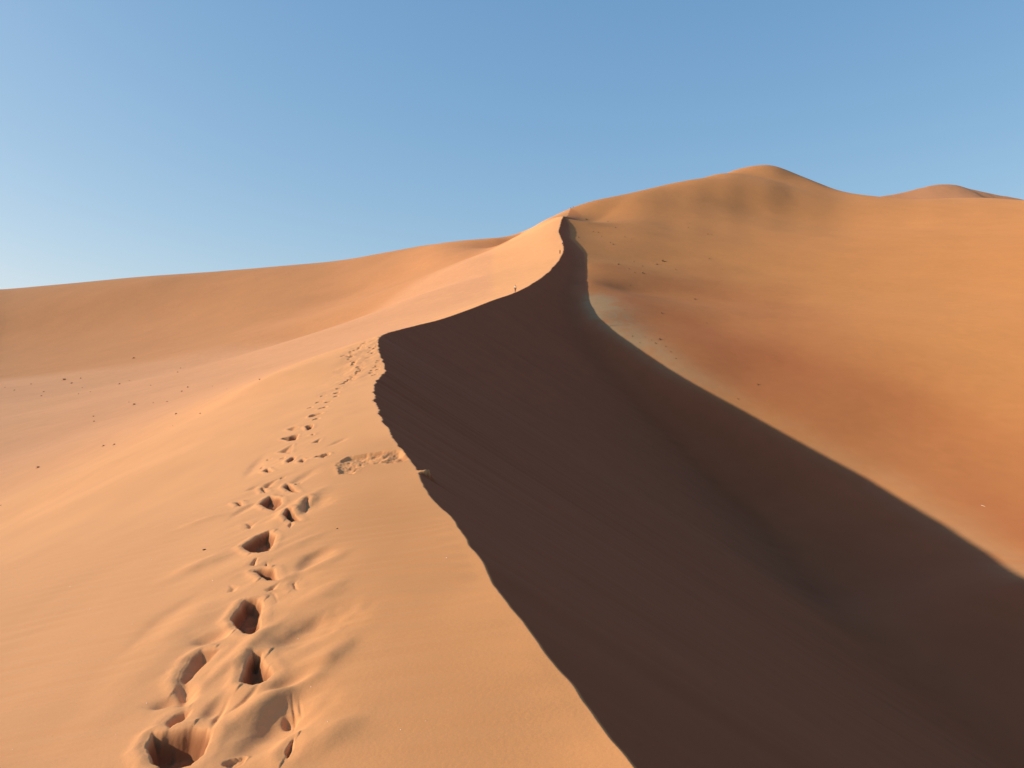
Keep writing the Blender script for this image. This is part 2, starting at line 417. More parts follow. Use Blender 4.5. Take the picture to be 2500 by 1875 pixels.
EDG = np.array(sorted([(P(*e)[1], P(*e)[0]) for e in edges]))
_ey = np.linspace(60, 462, 1600)
_ex = np.interp(_ey, EDG[:, 0], EDG[:, 1])
_ex = np.convolve(np.pad(_ex, 12, mode='edge'), np.ones(25) / 25, mode='valid')
_ec = (zc_f(_ey) - SUN_T * (_ex - xc_f(_ey))) - fB.ev(_ex, _ey)
_ec *= sstep(60, 70, _ey) * (1 - sstep(440, 460, _ey))
def height(x, y, detail=True):
    xn = xcf(y); xc = xn + bulge(y); zc = zc_f(y)
    dx = x - xc
    L = np.full(x.shape, 0.0)
    mask_l = (dx < 80) | (y > 440)
    mask_r = (dx > -80) | (y > 440)
    L[mask_l] = fL.ev(x[mask_l], y[mask_l])
    B = np.full(x.shape, -1e3)
    B[mask_r] = fB.ev(x[mask_r], y[mask_r])
    # the hollow's far slope passes exactly through the surveyed points along its foot
    exx = np.interp(y, _ey, _ex)
    B = B + np.interp(y, _ey, _ec, 0, 0) * np.exp(-((x - exx) / (0.07 * np.abs(y) + 2)) ** 2)
    # the windward surface meets the crest exactly
    Lc_err = zc - np.interp(y, _yc, _Lc)
    L = L + Lc_err * np.exp(-(np.minimum(dx, 0) / (0.25 + 0.04 * abs(y))) ** 2)
    # slip face at the angle of repose
    d = np.maximum(dx, 0)
    cs = np.interp(y, _yy, _cos); xs = np.interp(y, _yy, _xs)
    bl = np.exp(-d / 14.0); xc = xn + (xc - xn) * np.exp(-(d / .35) ** 2)
    de = np.maximum(x - (xc * bl + xs * (1 - bl)), d * .5) * cs * (1 + 3 * (bulge(y) > .06) * np.exp(-d / .1))
    slip = zc - 0.64 * de
    slip = slip - 0.06 * fbm(y * .7 - x * .1, x * .05, 91, 4) * sstep(.3, 3, d) * (1 - bl * .5)
    k = 0.25 + 0.03 * d + 0.0008 * np.abs(y)
    k = np.where(y > 300, k, k)
    m = np.maximum(slip, B)
    R = m + k * np.log1p(np.exp(-abs(slip - B) / k)) * sstep(0, 6, d)
    # ridge end: both sides merge into the tall dune
    wj = np.maximum((y - 452) * 0.3, 0.0) + 0.01
    s = sstep(-1, 1, dx / wj)
    far = L * (1 - s) + B * s
    h = np.where(dx < 0, L, R)
    tt = sstep(452, 480, y)
    h = h * (1 - tt) + far * tt
    if detail:
        # broad relief on the tall dune and the far flank
        rr = np.hypot(x, y)
        onB = sstep(0, 4, B - slip) * (dx > 0)
        h = h + onB * (0.4 * fbm(x / 45, y / 60, 101, 4) * sstep(60, 200, rr) * sstep(.01, .12, abs(x - exx) / (abs(y) + 1)) + .04 * fbm(x / 6, y / 9, 103, 3)) * sstep(0, 25, d)
        lf = (dx < 0) & (rr > 60)
        h = h + np.where(lf, 0.2 * fbm(x / 40, y / 60, 105, 3) * sstep(60, 300, rr) * sstep(0, 40, -dx), 0)
        nm = (dx < 0) & (y > 1.0) & (y < 110)
        q = near_detail(x[nm], y[nm], -dx[nm])
        h[nm] += q * sstep(0, .12, -dx[nm])
        W = np.zeros(x.shape); W[nm] = DARK_OUT[0]; DARK_OUT[:] = [W]
    return h, dx, B - slip
_yc = np.r_[np.linspace(-190, 2, 400), np.exp(np.linspace(math.log(2.01), math.log(2900), 6000))]
_Lc = fL.ev(xcf(_yc), _yc)

def ground(x, y):
    h, _, _ = height(np.array([float(x)]), np.array([float(y)]), True)
    return float(h[0])

# ------------------------------------------------------------------ terrain grid
FAST = float(os.environ.get('TERR', '1'))
th_f = np.arange(-34.5, 34.5, 0.062 * FAST)
th_l = -34.5 - np.cumsum(np.linspace(.07, 2.5, 68))
th_r = 34.5 + np.cumsum(np.linspace(.07, 2.5, 68)) - 0.062 * FAST
th = np.radians(np.r_[th_l[::-1], th_f, th_r])
lr = [math.log(0.7)]
while lr[-1] < math.log(2600):
    r = math.exp(lr[-1])
    lr.append(lr[-1] + FAST * (0.02 if r < 2.4 else 0.0030 if r < 12 else 0.0042 if r < 120 else 0.0048 if r < 1000 else 0.02))
R_ = np.exp(np.array(lr))
nr, nt = len(R_), len(th)
X = (R_[:, None] * np.sin(th)[None]); Y = (R_[:, None] * np.cos(th)[None])
Z, DX, SB = [a.reshape(X.shape) for a in height(X.ravel(), Y.ravel())]
DARK_GRID = DARK_OUT[0].reshape(X.shape)
Z = np.nan_to_num(Z, nan=-5.0)
def trim_ridge(Zg, targets):
    """nudge the ridge heights so the surveyed ridge line is met exactly"""
    V = Zg / np.maximum(Y, 1); V[Y < 300] = -9
    ti = np.array([math.atan((px - CX) / F) for px, _, _ in targets]); te = pchip(ti, np.array([(HY - py) / F for _, py, _ in targets]))
    tr = np.interp(th, ti, [math.log(T) for _, _, T in targets])
    cur = V.max(0)
    de = np.where((th > ti[0] - .08) & (th < ti[-1] + .08), te(th) - cur, 0)
    kk = np.exp(-np.linspace(-2, 2, 73) ** 2); kk /= kk.sum()
    de = np.convolve(np.pad(de, 36, mode='edge'), kk, mode='valid')
    w = sstep(-.75, -.12, np.log(np.maximum(np.hypot(X, Y), 1))[:, :] - tr[None])
    return Zg + de[None] * w * Y * (Y > 0)
SKY = [(0,707,900),(170,692,880),(339,676,860),(510,664,840),(678,650,820),(848,633,800),(937,617,780),(1051,597,740),(1130,587,700),(1252,573,560),(1283,563,560),(1333,536,560),(1385,512,565),
       (1435,494,590),(1526,474,625),(1639,448,675),(1752,426,735),(1830,407,790),(1856,403,805),(1870,402,820),(1893,405,825),(1921,416,830),
       (1978,438,830),(2045,464,820),(2147,480,800),(2215,486,785),(2316,484,780),(2407,483,760),(2500,489,740)]
for _ in range(3): Z = trim_ridge(Z, SKY)
if os.environ.get('DBG'):
    print('GRID', nr, nt, nr * nt)
    V = Z / Y
    V[Y < 1] = -9
    for px, py, T in Lsky + Rdg + Bsky:
        j = int(np.argmin(abs(th - math.atan((px - CX) / F))))
        i = int(np.argmax(V[:, j]))
        print('SKY px %d want %d got %.0f at T %.0f' % (px, py, HY - V[i, j] * F, Y[i, j]))

# vertex normals from the whole surface
Pn = np.stack([X, Y, Z], -1)
fn = np.cross(Pn[1:, 1:] - Pn[:-1, :-1], Pn[:-1, 1:] - Pn[1:, :-1])
fn[fn[..., 2] < 0] *= -1
Nn = np.zeros_like(Pn)
fnn = fn / (np.linalg.norm(fn, axis=-1, keepdims=True) + 1e-12)
for a in (slice(0, -1), slice(1, None)):
    for b in (slice(0, -1), slice(1, None)):
        Nn[a, b] += fnn
Nn /= np.linalg.norm(Nn, axis=-1, keepdims=True)

# ------------------------------------------------------------------ sand colours (albedo per place, shade put into slip face and hollow)
def lin(hexs):
    v = [int(hexs[i:i+2], 16) / 255 for i in (0, 2, 4)]
    return np.array([c / 12.92 if c <= .04045 else ((c + .055) / 1.055) ** 2.4 for c in v])
A_PALE = np.array([.65, .328, .141])    # windward sand
A_LONG = np.array([.53, .245, .098])
A_GOLD = np.array([.385, .174, .058])    # tall dune
A_RED = np.array([.27, .093, .035])
A_GREY = np.array([.275, .178, .094])    # coarse grey sand in the hollow
A_SLIP_SHADE = np.array([.242, .077, .030])  # sand darkened: shade of the slip face put into the albedo
def mixc(a, b, t): return a * (1 - t[..., None]) + b * t[..., None]
rr = np.hypot(X, Y)
onR = DX > 0
c = np.broadcast_to(A_PALE, Pn.shape).copy()
_fl = sorted([(math.atan2(P(*p)[0], P(*p)[1]), math.log(math.hypot(*P(*p)[:2]))) for p in
    [(0,925,400),(280,893,370),(542,845,360),(760,822,320),(860,790,300),(1017,710,380),(1130,644,420),(1220,595,470)]])
_fr = np.interp(th, [q[0] for q in _fl], [q[1] for q in _fl])[None]
_kk = sstep(-.12, .05, np.log(rr) - _fr + .05 * fbm(X / 60, Y / 60, 118, 2)) * (DX < -8)
_fk = sorted([(math.atan2(P(*p)[0], P(*p)[1]), math.log(math.hypot(*P(*p)[:2]))) for p in
    [(0,1283,29),(260,1130,38),(497,1005,52),(790,853,140),(1017,723,285),(1130,644,375),(1220,595,450),(1262,565,600),(1300,500,900)]])
_kk *= sstep(-.02, .06, np.log(rr) - np.interp(th, [q[0] for q in _fk], [q[1] for q in _fk])[None])
c = mixc(c, np.array([.61, .305, .148]), sstep(40, 90, rr) * (DX < -8) * sstep(.02, -.1, np.degrees(th)[None] * 0 + np.interp(th, [-.6, -.12, -.02], [-1, -1, 0])[None]) * .8)
c = mixc(c, A_LONG, _kk)
c = mixc(c, np.array([.50, .245, .098]), sstep(-2.6, -.5, DX) * sstep(30, 8, Y))
c = mixc(c, A_SLIP_SHADE, sstep(.0, .03, DX) * (SB < 6))
isB = sstep(-2, 3, SB) * sstep(0, 1, DX)
isB = np.maximum(isB, sstep(455, 540, Y) * sstep(-30, 30, DX))
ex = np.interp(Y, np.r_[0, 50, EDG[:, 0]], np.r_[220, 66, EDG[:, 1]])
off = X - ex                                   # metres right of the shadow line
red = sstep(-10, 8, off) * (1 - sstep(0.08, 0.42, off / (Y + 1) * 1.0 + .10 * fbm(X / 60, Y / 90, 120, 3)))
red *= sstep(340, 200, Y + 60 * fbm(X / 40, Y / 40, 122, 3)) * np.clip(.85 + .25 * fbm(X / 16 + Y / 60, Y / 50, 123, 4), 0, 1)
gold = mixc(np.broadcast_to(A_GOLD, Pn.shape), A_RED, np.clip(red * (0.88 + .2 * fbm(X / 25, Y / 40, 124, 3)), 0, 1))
streak = sstep(.05, .6, fbm(X / 160 + Z / 50, Z / 22 + X / 200, 126, 3)) * sstep(100, 170, Z)
gold = mixc(gold, np.array([.30, .16, .065]), streak * .15)
gold = mixc(gold, np.array([.42, .202, .080]), sstep(380, 800, Y) * .6)
gold = mixc(gold, np.array([.305, .104, .044]), sstep(.4, -1.2, off))  # hollow left of the shadow line: cast shade put into the colour
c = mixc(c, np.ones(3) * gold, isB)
gw = np.interp(Y, [60, 110, 150, 180, 215, 250, 300], [.05, .06, .04, .045, .06, .03, .0]) * Y
gr = np.exp(-((off - gw * .05 + .014 * Y * fbm(X / 9, Y / 14, 130, 4)) / (gw * .7 + .01)) ** 2) * (Y > 50) * (Y < 300)
gr *= sstep(-5, 1, off) * np.clip(.9 + .9 * fbm(X / 3, Y / 5, 132, 5, .65), 0, 1) * np.interp(Y, [60, 110, 140, 180, 215, 232, 246], [.5, .35, .25, .95, 1.3, 1.2, 0])
c = mixc(c, A_GREY, np.clip(gr, 0, 1) * isB)
stk = fbm(Y * .5 - X * .08, X * .035, 160, 4, .6) * (DX > 0) * sstep(600, 300, Y)
c *= (1 + .055 * stk * (1 - isB))[..., None]
c *= 1 - (np.exp(-(SB / (2.0 + .06 * Y)) ** 2) * (DX > 3) * sstep(260, 180, Y) * sstep(1, -3, off))[..., None] * np.array([.03, .10, .14])  # shaded valley crease painted darker and warmer to offset cool skylight
c *= (1 + .05 * fbm(X / 1.1 + Y / 9, Y / 3.5, 162, 4, .6) * (DX < 0) * sstep(60, 20, Y))[..., None]
c *= (1 + .05 * fbm(X / 14, Y / 22, 140, 4) + .03 * fbm(X / 2, Y / 3, 142, 3))[..., None]
c *= (1 - DARK_GRID[..., None] * np.array([.50, .60, .62]))  # darker tone inside the prints and the slump patch
c = np.clip(c, .01, .9)

# ------------------------------------------------------------------ materials
def new_mat(name):
    m = bpy.data.materials.new(name); m.use_nodes = True
    nt_ = m.node_tree; b = nt_.nodes['Principled BSDF']
    return m, nt_, b
def sand_mat(name):
    m, t, b = new_mat(name)
    at = t.nodes.new('ShaderNodeAttribute'); at.attribute_name = 'sand_tint'
    geo = t.nodes.new('ShaderNodeNewGeometry')
    n1 = t.nodes.new('ShaderNodeTexNoise'); n1.inputs['Scale'].default_value = 160; n1.inputs['Detail'].default_value = 4
    n2 = t.nodes.new('ShaderNodeTexNoise'); n2.inputs['Scale'].default_value = 1.1; n2.inputs['Detail'].default_value = 6
    mp = t.nodes.new('ShaderNodeMapping'); mp.inputs['Scale'].default_value = (.5, .22, 1)
    t.links.new(geo.outputs['Position'], n1.inputs['Vector'])
    t.links.new(geo.outputs['Position'], mp.inputs['Vector']); t.links.new(mp.outputs[0], n2.inputs['Vector'])
    r1 = t.nodes.new('ShaderNodeMapRange'); r1.inputs[3].default_value = .86; r1.inputs[4].default_value = 1.14
    r2 = t.nodes.new('ShaderNodeMapRange'); r2.inputs[3].default_value = .93; r2.inputs[4].default_value = 1.07
    t.links.new(n1.outputs['Fac'], r1.inputs[0]); t.links.new(n2.outputs['Fac'], r2.inputs[0])
    mu = t.nodes.new('ShaderNodeMath'); mu.operation = 'MULTIPLY'
    t.links.new(r1.outputs[0], mu.inputs[0]); t.links.new(r2.outputs[0], mu.inputs[1])
    vm = t.nodes.new('ShaderNodeVectorMath'); vm.operation = 'SCALE'
    t.links.new(at.outputs['Color'], vm.inputs[0]); t.links.new(mu.outputs[0], vm.inputs['Scale'])
    t.links.new(vm.outputs[0], b.inputs['Base Color'])
    b.inputs['Roughness'].default_value = .95
    b.inputs['Specular IOR Level'].default_value = .12
    if 'Diffuse Roughness' in b.inputs: b.inputs['Diffuse Roughness'].default_value = .7
    bp = t.nodes.new('ShaderNodeBump'); bp.inputs['Strength'].default_value = .32; bp.inputs['Distance'].default_value = .006
    n3 = t.nodes.new('ShaderNodeTexNoise'); n3.inputs['Scale'].default_value = 38; n3.inputs['Detail'].default_value = 5
    t.links.new(geo.outputs['Position'], n3.inputs['Vector'])
    t.links.new(n3.outputs['Fac'], bp.inputs['Height']); t.links.new(bp.outputs[0], b.inputs['Normal'])
    return m
SAND = sand_mat('sand')

def tag(o, label=None, cat=None, group=None, kind=None):
    if label: o['label'] = label
    if cat: o['category'] = cat
    if group: o['group'] = group
    if kind: o['kind'] = kind
    return o

def region_mesh(name, fm):
    """link the faces of the surface selected by fm (nr-1, nt-1) as one object"""
    ii, jj = np.nonzero(fm)
    q = np.stack([ii * nt + jj, ii * nt + jj + 1, (ii + 1) * nt + jj + 1, (ii + 1) * nt + jj], -1)
    used, inv = np.unique(q.ravel(), return_inverse=True)
    me = bpy.data.meshes.new(name)
    nf = len(q)
    me.vertices.add(len(used)); me.loops.add(nf * 4); me.polygons.add(nf)
    me.vertices.foreach_set('co', Pn.reshape(-1, 3)[used].astype(np.float32).ravel())
    me.loops.foreach_set('vertex_index', inv.ravel().astype(np.int32)[::1])
    me.polygons.foreach_set('loop_start', np.arange(0, nf * 4, 4, dtype=np.int32))
    me.update(calc_edges=True)
    me.polygons.foreach_set('use_smooth', np.ones(nf, dtype=bool))
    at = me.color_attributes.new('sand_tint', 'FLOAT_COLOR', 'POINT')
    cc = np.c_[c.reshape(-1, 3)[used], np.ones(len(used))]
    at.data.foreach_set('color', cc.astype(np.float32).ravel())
    me.normals_split_custom_set_from_vertices(Nn.reshape(-1, 3)[used])
    me.materials.append(SAND)
    o = bpy.data.objects.new(name, me); col.objects.link(o)
    return o

fDX = DX[:-1, :-1]; fSB = SB[:-1, :-1]; fY = Y[:-1, :-1]; fX = X[:-1, :-1]
# foot of the windward flank and foot of the long dune, as ground lines
TH = np.broadcast_to(np.degrees(th)[None, :-1], fX.shape); fR = np.hypot(fX, fY)
def line_r(pts):
    a = sorted([(math.degrees(math.atan2(P(*p)[0], P(*p)[1])), math.log(math.hypot(P(*p)[0], P(*p)[1]))) for p in pts])
    return np.exp(np.interp(TH, [q[0] for q in a], [q[1] for q in a]))
flank_r = line_r([(0,1283,29),(260,1130,38),(497,1005,52),(790,853,140),(1017,723,285),(1130,644,375),(1220,595,450),(1270,565,560),(1400,500,620)])
foot_r = line_r([(0,925,400),(280,893,370),(542,845,360),(760,822,320),(860,790,300),(1017,710,380),(1130,644,420),(1220,595,470),(1270,565,600),(1400,500,640)])
isT = ((fDX > 0) & (fSB > 0)) | ((fY > 452) & (fDX > -0.0 - (fY - 452) * .4))
isR = ~isT & ((fDX > 0) | (fR < flank_r))
isF = ~isT & ~isR & (fR < foot_r)
isLg = ~isT & ~isR & ~isF
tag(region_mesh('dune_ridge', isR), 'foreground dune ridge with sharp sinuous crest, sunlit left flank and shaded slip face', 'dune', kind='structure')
tag(region_mesh('tall_dune', isT), 'tall orange dune rising behind and right of the ridge', 'dune', kind='structure')
tag(region_mesh('sand_flat', isF), 'pale sand flat between the ridge and the long dune on the left', 'sand', kind='structure')
tag(region_mesh('long_dune', isLg), 'long smooth dune forming the left skyline', 'dune', kind='structure')

# far dune behind the saddle, right
pk = [(1990,520),(2050,500),(2124,483),(2147,479),(2204,469),(2249,457),(2280,451),(2312,449),(2340,452),(2368,460),(2410,470),(2464,480),(2500,488),(2580,520),(2700,560)]
TF = 1900.0
cols_ = []
us = np.linspace(1990, 2700, 260)
tops = pchip(np.array([p[0] for p in pk], float), np.array([p[1] for p in pk], float))(us)
rows_n = 60
vs = np.zeros((rows_n, len(us), 3))
for i in range(rows_n):
    f = i / (rows_n - 1)                       # 0 front foot .. 1 back foot
    T = TF - 270 + 540 * f
    prof = np.clip(1 - abs(f - .5) / .5, 0, 1)
    e = (HY - tops) / F * TF
    vs[i, :, 0] = (us - CX) / F * TF * (1 + (T - TF) / TF * .2)
    vs[i, :, 1] = T
    vs[i, :, 2] = e - (1 - prof ** .9) * 150 + 1.5 * fbm(us / 40, us * 0 + f * 12, 150, 3)
me = bpy.data.meshes.new('far_dune')
n2_ = len(us)
fc = [(i * n2_ + j, i * n2_ + j + 1, (i + 1) * n2_ + j + 1, (i + 1) * n2_ + j) for i in range(rows_n - 1) for j in range(n2_ - 1)]
me.from_pydata([tuple(p) for p in vs.reshape(-1, 3)], [], fc); me.update()
me.polygons.foreach_set('use_smooth', np.ones(len(fc), dtype=bool))
at = me.color_attributes.new('sand_tint', 'FLOAT_COLOR', 'POINT')
fc_col = np.tile(np.array([.31, .16, .082, 1.0]), (rows_n * n2_, 1))
at.data.foreach_set('color', fc_col.astype(np.float32).ravel())
me.materials.append(SAND)
o = bpy.data.objects.new('far_dune', me); col.objects.link(o)
tag(o, 'small reddish dune peak showing beyond the saddle on the right', 'dune', kind='structure')


# ------------------------------------------------------------------ surface lookup for placing things
def ray_hit(px, py, tmin=2.0):
    """where the sight line through a photo pixel meets the finished ground"""
    thp = math.atan((px - CX) / F)
    j = int(np.clip(np.searchsorted(th, thp), 1, nt - 1)); w = (thp - th[j-1]) / (th[j] - th[j-1])
    zc_ = Z[:, j-1] * (1 - w) + Z[:, j] * w; yc_ = R_ * math.cos(thp)
    e = (HY - py) / F
    g = np.where(yc_ > tmin, zc_ / np.maximum(yc_, .1) - e, -1)
    k = np.nonzero((g[:-1] < 0) & (g[1:] >= 0))[0]
    if len(k) == 0: k = [int(np.argmax(g)) - 1]
    k = int(k[0]); t = float(np.clip(-g[k] / (g[k+1] - g[k] + 1e-12), 0, 1))
    T = yc_[k] + (yc_[k+1] - yc_[k]) * t
    return Vector(((px - CX) / F * T, T, zc_[k] + (zc_[k+1] - zc_[k]) * t))
def ground_z(x, y):
    r = math.hypot(x, y); a = math.atan2(x, y)
    i = int(np.clip(np.searchsorted(R_, r), 1, nr - 1)); j = int(np.clip(np.searchsorted(th, a), 1, nt - 1))
    u = (r - R_[i-1]) / (R_[i] - R_[i-1]); v = (a - th[j-1]) / (th[j] - th[j-1])
    return float((Z[i-1, j-1]*(1-v) + Z[i-1, j]*v)*(1-u) + (Z[i, j-1]*(1-v) + Z[i, j]*v)*u)

def flat_mat(name, rgb, rough=.85, var=.12, scale=30):
    m, t, b = new_mat(name)
    geo = t.nodes.new('ShaderNodeTexCoord')
    n = t.nodes.new('ShaderNodeTexNoise'); n.inputs['Scale'].default_value = scale; n.inputs['Detail'].default_value = 3
    t.links.new(geo.outputs['Object'], n.inputs['Vector'])
    r = t.nodes.new('ShaderNodeMapRange'); r.inputs[3].default_value = 1 - var; r.inputs[4].default_value = 1 + var
    t.links.new(n.outputs['Fac'], r.inputs[0])
    vm = t.nodes.new('ShaderNodeVectorMath'); vm.operation = 'SCALE'; vm.inputs[0].default_value = rgb
    t.links.new(r.outputs[0], vm.inputs['Scale']); t.links.new(vm.outputs[0], b.inputs['Base Color'])
    b.inputs['Roughness'].default_value = rough; b.inputs['Specular IOR Level'].default_value = .2
    return m

# ------------------------------------------------------------------ dry grass tufts
M_BLADE = flat_mat('dry_grass', (.19, .105, .045), .9, .35, 4)
M_MOUND = flat_mat('tuft_sand', (.34, .16, .07), .95, .12, 6)
def tuft_meshes(seed, n=90):
    r = np.random.RandomState(seed)
    bm = bmesh.new()
    for i in range(n):
        a = r.rand() * 6.283; rad = .30 * math.sqrt(r.rand())
        bx, by = math.cos(a) * rad, math.sin(a) * rad
        L = .34 + .38 * r.rand(); lean = .25 + .7 * r.rand(); aa = a + r.randn() * .6
        w = .016 + .014 * r.rand()
        px_, py_ = -math.sin(aa) * w, math.cos(aa) * w
        pts = []
        for k in range(4):
            f = k / 3
            ox = bx + math.cos(aa) * lean * L * f ** 1.6; oy = by + math.sin(aa) * lean * L * f ** 1.6
            oz = .05 + L * (f - .28 * lean * f * f)
            ww = 1 - .85 * f
            pts.append((bm.verts.new((ox - px_ * ww, oy - py_ * ww, oz)), bm.verts.new((ox + px_ * ww, oy + py_ * ww, oz))))
        for k in range(3): bm.faces.new((pts[k][0], pts[k][1], pts[k+1][1], pts[k+1][0]))
    mb = bpy.data.meshes.new('blades'); bm.to_mesh(mb); bm.free(); mb.materials.append(M_BLADE)
    bm = bmesh.new(); N = 20; rings = []
    for k in range(6):
        f = k / 5; row = []
        for j in range(N):
            a = j / N * 6.283; rr_ = (1 - f) * (.72 + .12 * math.sin(2 * a + seed) + .06 * r.rand()) + .001
            row.append(bm.verts.new((rr_ * math.cos(a) * 1.15, rr_ * math.sin(a), -.09 + .22 * math.sin(f * 1.57) + .012 * r.rand())))
        rings.append(row)
    for k in range(5):
        for j in range(N): bm.faces.new((rings[k][j], rings[k][(j+1) % N], rings[k+1][(j+1) % N], rings[k+1][j]))
    bm.faces.new(rings[-1])
    mm = bpy.data.meshes.new('mound'); bm.to_mesh(mm); bm.free(); mm.materials.append(M_MOUND)
    mm.polygons.foreach_set('use_smooth', np.ones(len(mm.polygons), dtype=bool))
    return mb, mm
protos = []
for sd_ in (3, 8, 15):
    mb, mm = tuft_meshes(sd_)
    root = bpy.data.objects.new('grass_tuft', None); root.empty_display_size = .2
    ob = bpy.data.objects.new('blades', mb); ob.parent = root
    om = bpy.data.objects.new('mound', mm); om.parent = root
    protos.append([root, ob, om, False])
def place_tuft(px, py, wpx, label, group, k):
    p = ray_hit(px, py, 20)
    pr = protos[k % 3]
    if not pr[3]:
        r_, kids = pr[0], pr[1:3]; pr[3] = True
        col.objects.link(r_)
        for q in kids: col.objects.link(q)
    else:
        r_ = pr[0].copy(); col.objects.link(r_)
        for q in pr[1:3]:
            d = q.copy(); d.parent = r_; col.objects.link(d)
    sc = min(wpx / F * p.y / 1.15, 1.9)
    r_.location = (p.x, p.y, ground_z(p.x, p.y)); r_.scale = (sc, sc, sc * .9)
    r_.rotation_euler = (0, 0, (k * 2.39) % 6.28)
    tag(r_, label, 'grass', group)
gL = 'dry grass tufts scattered over the sand flat'
gR = 'dry grass tufts scattered over the face of the tall dune'
for k, (px, py, w, lb) in enumerate([
    (157,928,12,'dark tuft at the foot of the long dune, biggest of its row'), (93,1142,12,'lone dark tuft nearest the camera at the left edge of the sand flat'),
    (430,1011,8,'lone dark tuft close to the edge of the trodden ridge flank'), (253,1089,8,'left one of two neighbouring tufts low on the sand flat'),
    (279,1086,8,'right one of two neighbouring tufts low on the sand flat'), (228,1017,6,'upper one of a pair of tufts standing one above the other'),
    (230,1029,6,'lower one of a pair of tufts standing one above the other'), (292,938,7,'dark round tuft alone in the middle of the upper sand flat'),
    (459,946,7,'upper right of two dark tufts close together on the right of the flat'), (444,956,7,'lower left of two dark tufts close together on the right of the flat'),
    (634,927,7,'dark tuft farthest right on the sand flat, beside the ridge flank'), (328,988,9,'wide dark tuft in the lower middle of the sand flat'),
    (327,875,9,'faint tuft standing on the lowest slope of the long dune')]):
    place_tuft(px, py, w * .85, lb, gL, k)
for k, (px, py, w) in enumerate([(197,924,7),(175,936,9),(76,938,6),(35,953,6),(12,946,5),(107,957,7),(101,967,7),(201,947,5),(192,962,5),(221,957,5),(316,930,5),
    (368,941,5),(519,943,4),(554,950,4),(441,899,5),(434,909,6),(315,982,5),(374,984,5),(408,981,7),(489,1010,7),(422,1040,4),(2,1234,6)]):
    place_tuft(px, py, w * .68, 'small faint dry tuft among others on the pale sand flat', gL + ', small ones', k + 1)
for k, (px, py, w, lb) in enumerate([
    (1618,638,12,'largest dark tuft on the tall dune, above the red sand'), (1431,536,7,'small tuft near the top end of the shaded slip face'),
    (1510,646,8,'tuft left of the cluster in the middle of the tall dune face'), (1569,667,9,'lowest tuft of the cluster in the middle of the tall dune face'),
    (1732,632,6,'lone tuft right of the largest one on the tall dune'), (1801,974,6,'lone tuft just above the long shadow edge'),
    (1697,731,8,'dark smudge of a tuft inside the red sand'), (1850,939,8,'dark tuft low on the red sand, right of the shadow edge')]):
    place_tuft(px, py, w * .75, lb, gR, k)
for k, (px, py, w) in enumerate([(1484,541,5),(1449,566,6),(1461,568,6),(1469,577,5),(1413,580,6),(1503,556,6),(1526,579,5),(1542,584,4),(1497,597,7),(1490,592,5),
    (1548,640,6),(1568,650,6),(1550,666,6),(1536,657,5),(1604,646,9),(1649,658,5),(1764,658,4),(1765,586,4),(1738,574,5),(1728,572,6),(1680,556,5),(1683,545,4),(1539,697,5),
    (1725,789,6),(1524,756,6),(1544,821,6),(1638,859,6),(1615,765,9),(1562,836,5),(1600,838,8),(1611,829,12),(1625,846,7),(1575,823,5),(1590,830,5),(1650,875,6)]):
    place_tuft(px, py, w * .62, 'small faint dry tuft among others on the sunlit face of the tall dune', gR + ', small ones', k + 2)

# ------------------------------------------------------------------ pale grains and a twig lying on the sand
M_QUARTZ = flat_mat('quartz', (.85, .80, .72), .35, .1, 60)
M_TWIG = flat_mat('bleached_wood', (.80, .70, .55), .8, .15, 20)
M_STONE = flat_mat('dark_stone', (.09, .055, .035), .8, .3, 40)
def pebble_mesh(name, mat, seed):
    bm = bmesh.new(); bmesh.ops.create_icosphere(bm, subdivisions=2, radius=1)
    r = np.random.RandomState(seed)
    for v in bm.verts:
        f = 1 + .22 * math.sin(v.co.x * 3 + seed) * math.cos(v.co.y * 2.6 + seed) + .08 * r.randn()
        v.co = Vector((v.co.x * 1.25, v.co.y, v.co.z * .7)) * f
    me_ = bpy.data.meshes.new(name); bm.to_mesh(me_); bm.free(); me_.materials.append(mat)
    return me_
qm = pebble_mesh('quartz_pebble', M_QUARTZ, 4)
for k, (px, py) in enumerate([(1090,1362),(370,1367),(519,1418),(219,1488),(171,1432),(358,1717),(283,1793),(759,1677),(800,1762),(323,1524),(728,1560),(1040,1760),(978,1782),(31,1830)]):
    p = ray_hit(px, py); s_ = 1.0 / F * p.y
    q = bpy.data.objects.new('quartz_pebble', qm); col.objects.link(q)
    q.location = p + Vector((0, 0, s_ * .5)); q.scale = (s_,) * 3; q.rotation_euler = (.3, .2, k * 1.3)
    tag(q, 'tiny glinting pale pebble on smooth sand beside the footprints', 'pebble', 'tiny pale pebbles on the near sand')
sm = pebble_mesh('dark_pebble', M_STONE, 9)
for px, py, w, lb in ((498, 1343, 3.5, 'dark brown pebble on smooth sand left of the footprints'), (823, 1291, 2.0, 'tiny brown pebble on smooth sand right of the footprints')):
    p = ray_hit(px, py); s_ = w / F * p.y
    q = bpy.data.objects.new('dark_pebble', sm); col.objects.link(q)
    q.location = p + Vector((0, 0, s_ * .3)); q.scale = (s_, s_ * .8, s_ * .7); q.rotation_euler = (0, 0, .6)
    tag(q, lb, 'pebble')
p = ray_hit(2401, 1236)
bm = bmesh.new(); prev_ = None
for k in range(7):
    f = k / 6; cpt = Vector((-.27 + .54 * f, .03 * math.sin(f * 5), .025 + .02 * math.sin(f * 3)))
    ring = [bm.verts.new(cpt + Vector((0, math.cos(a) * .022 * (1 - .6 * f), math.sin(a) * .022 * (1 - .6 * f)))) for a in [i * 1.047 for i in range(6)]]
    if prev_:
        for i in range(6): bm.faces.new((prev_[i], prev_[(i+1) % 6], ring[(i+1) % 6], ring[i]))
    else: bm.faces.new(ring[::-1])
    prev_ = ring
bm.faces.new(prev_)
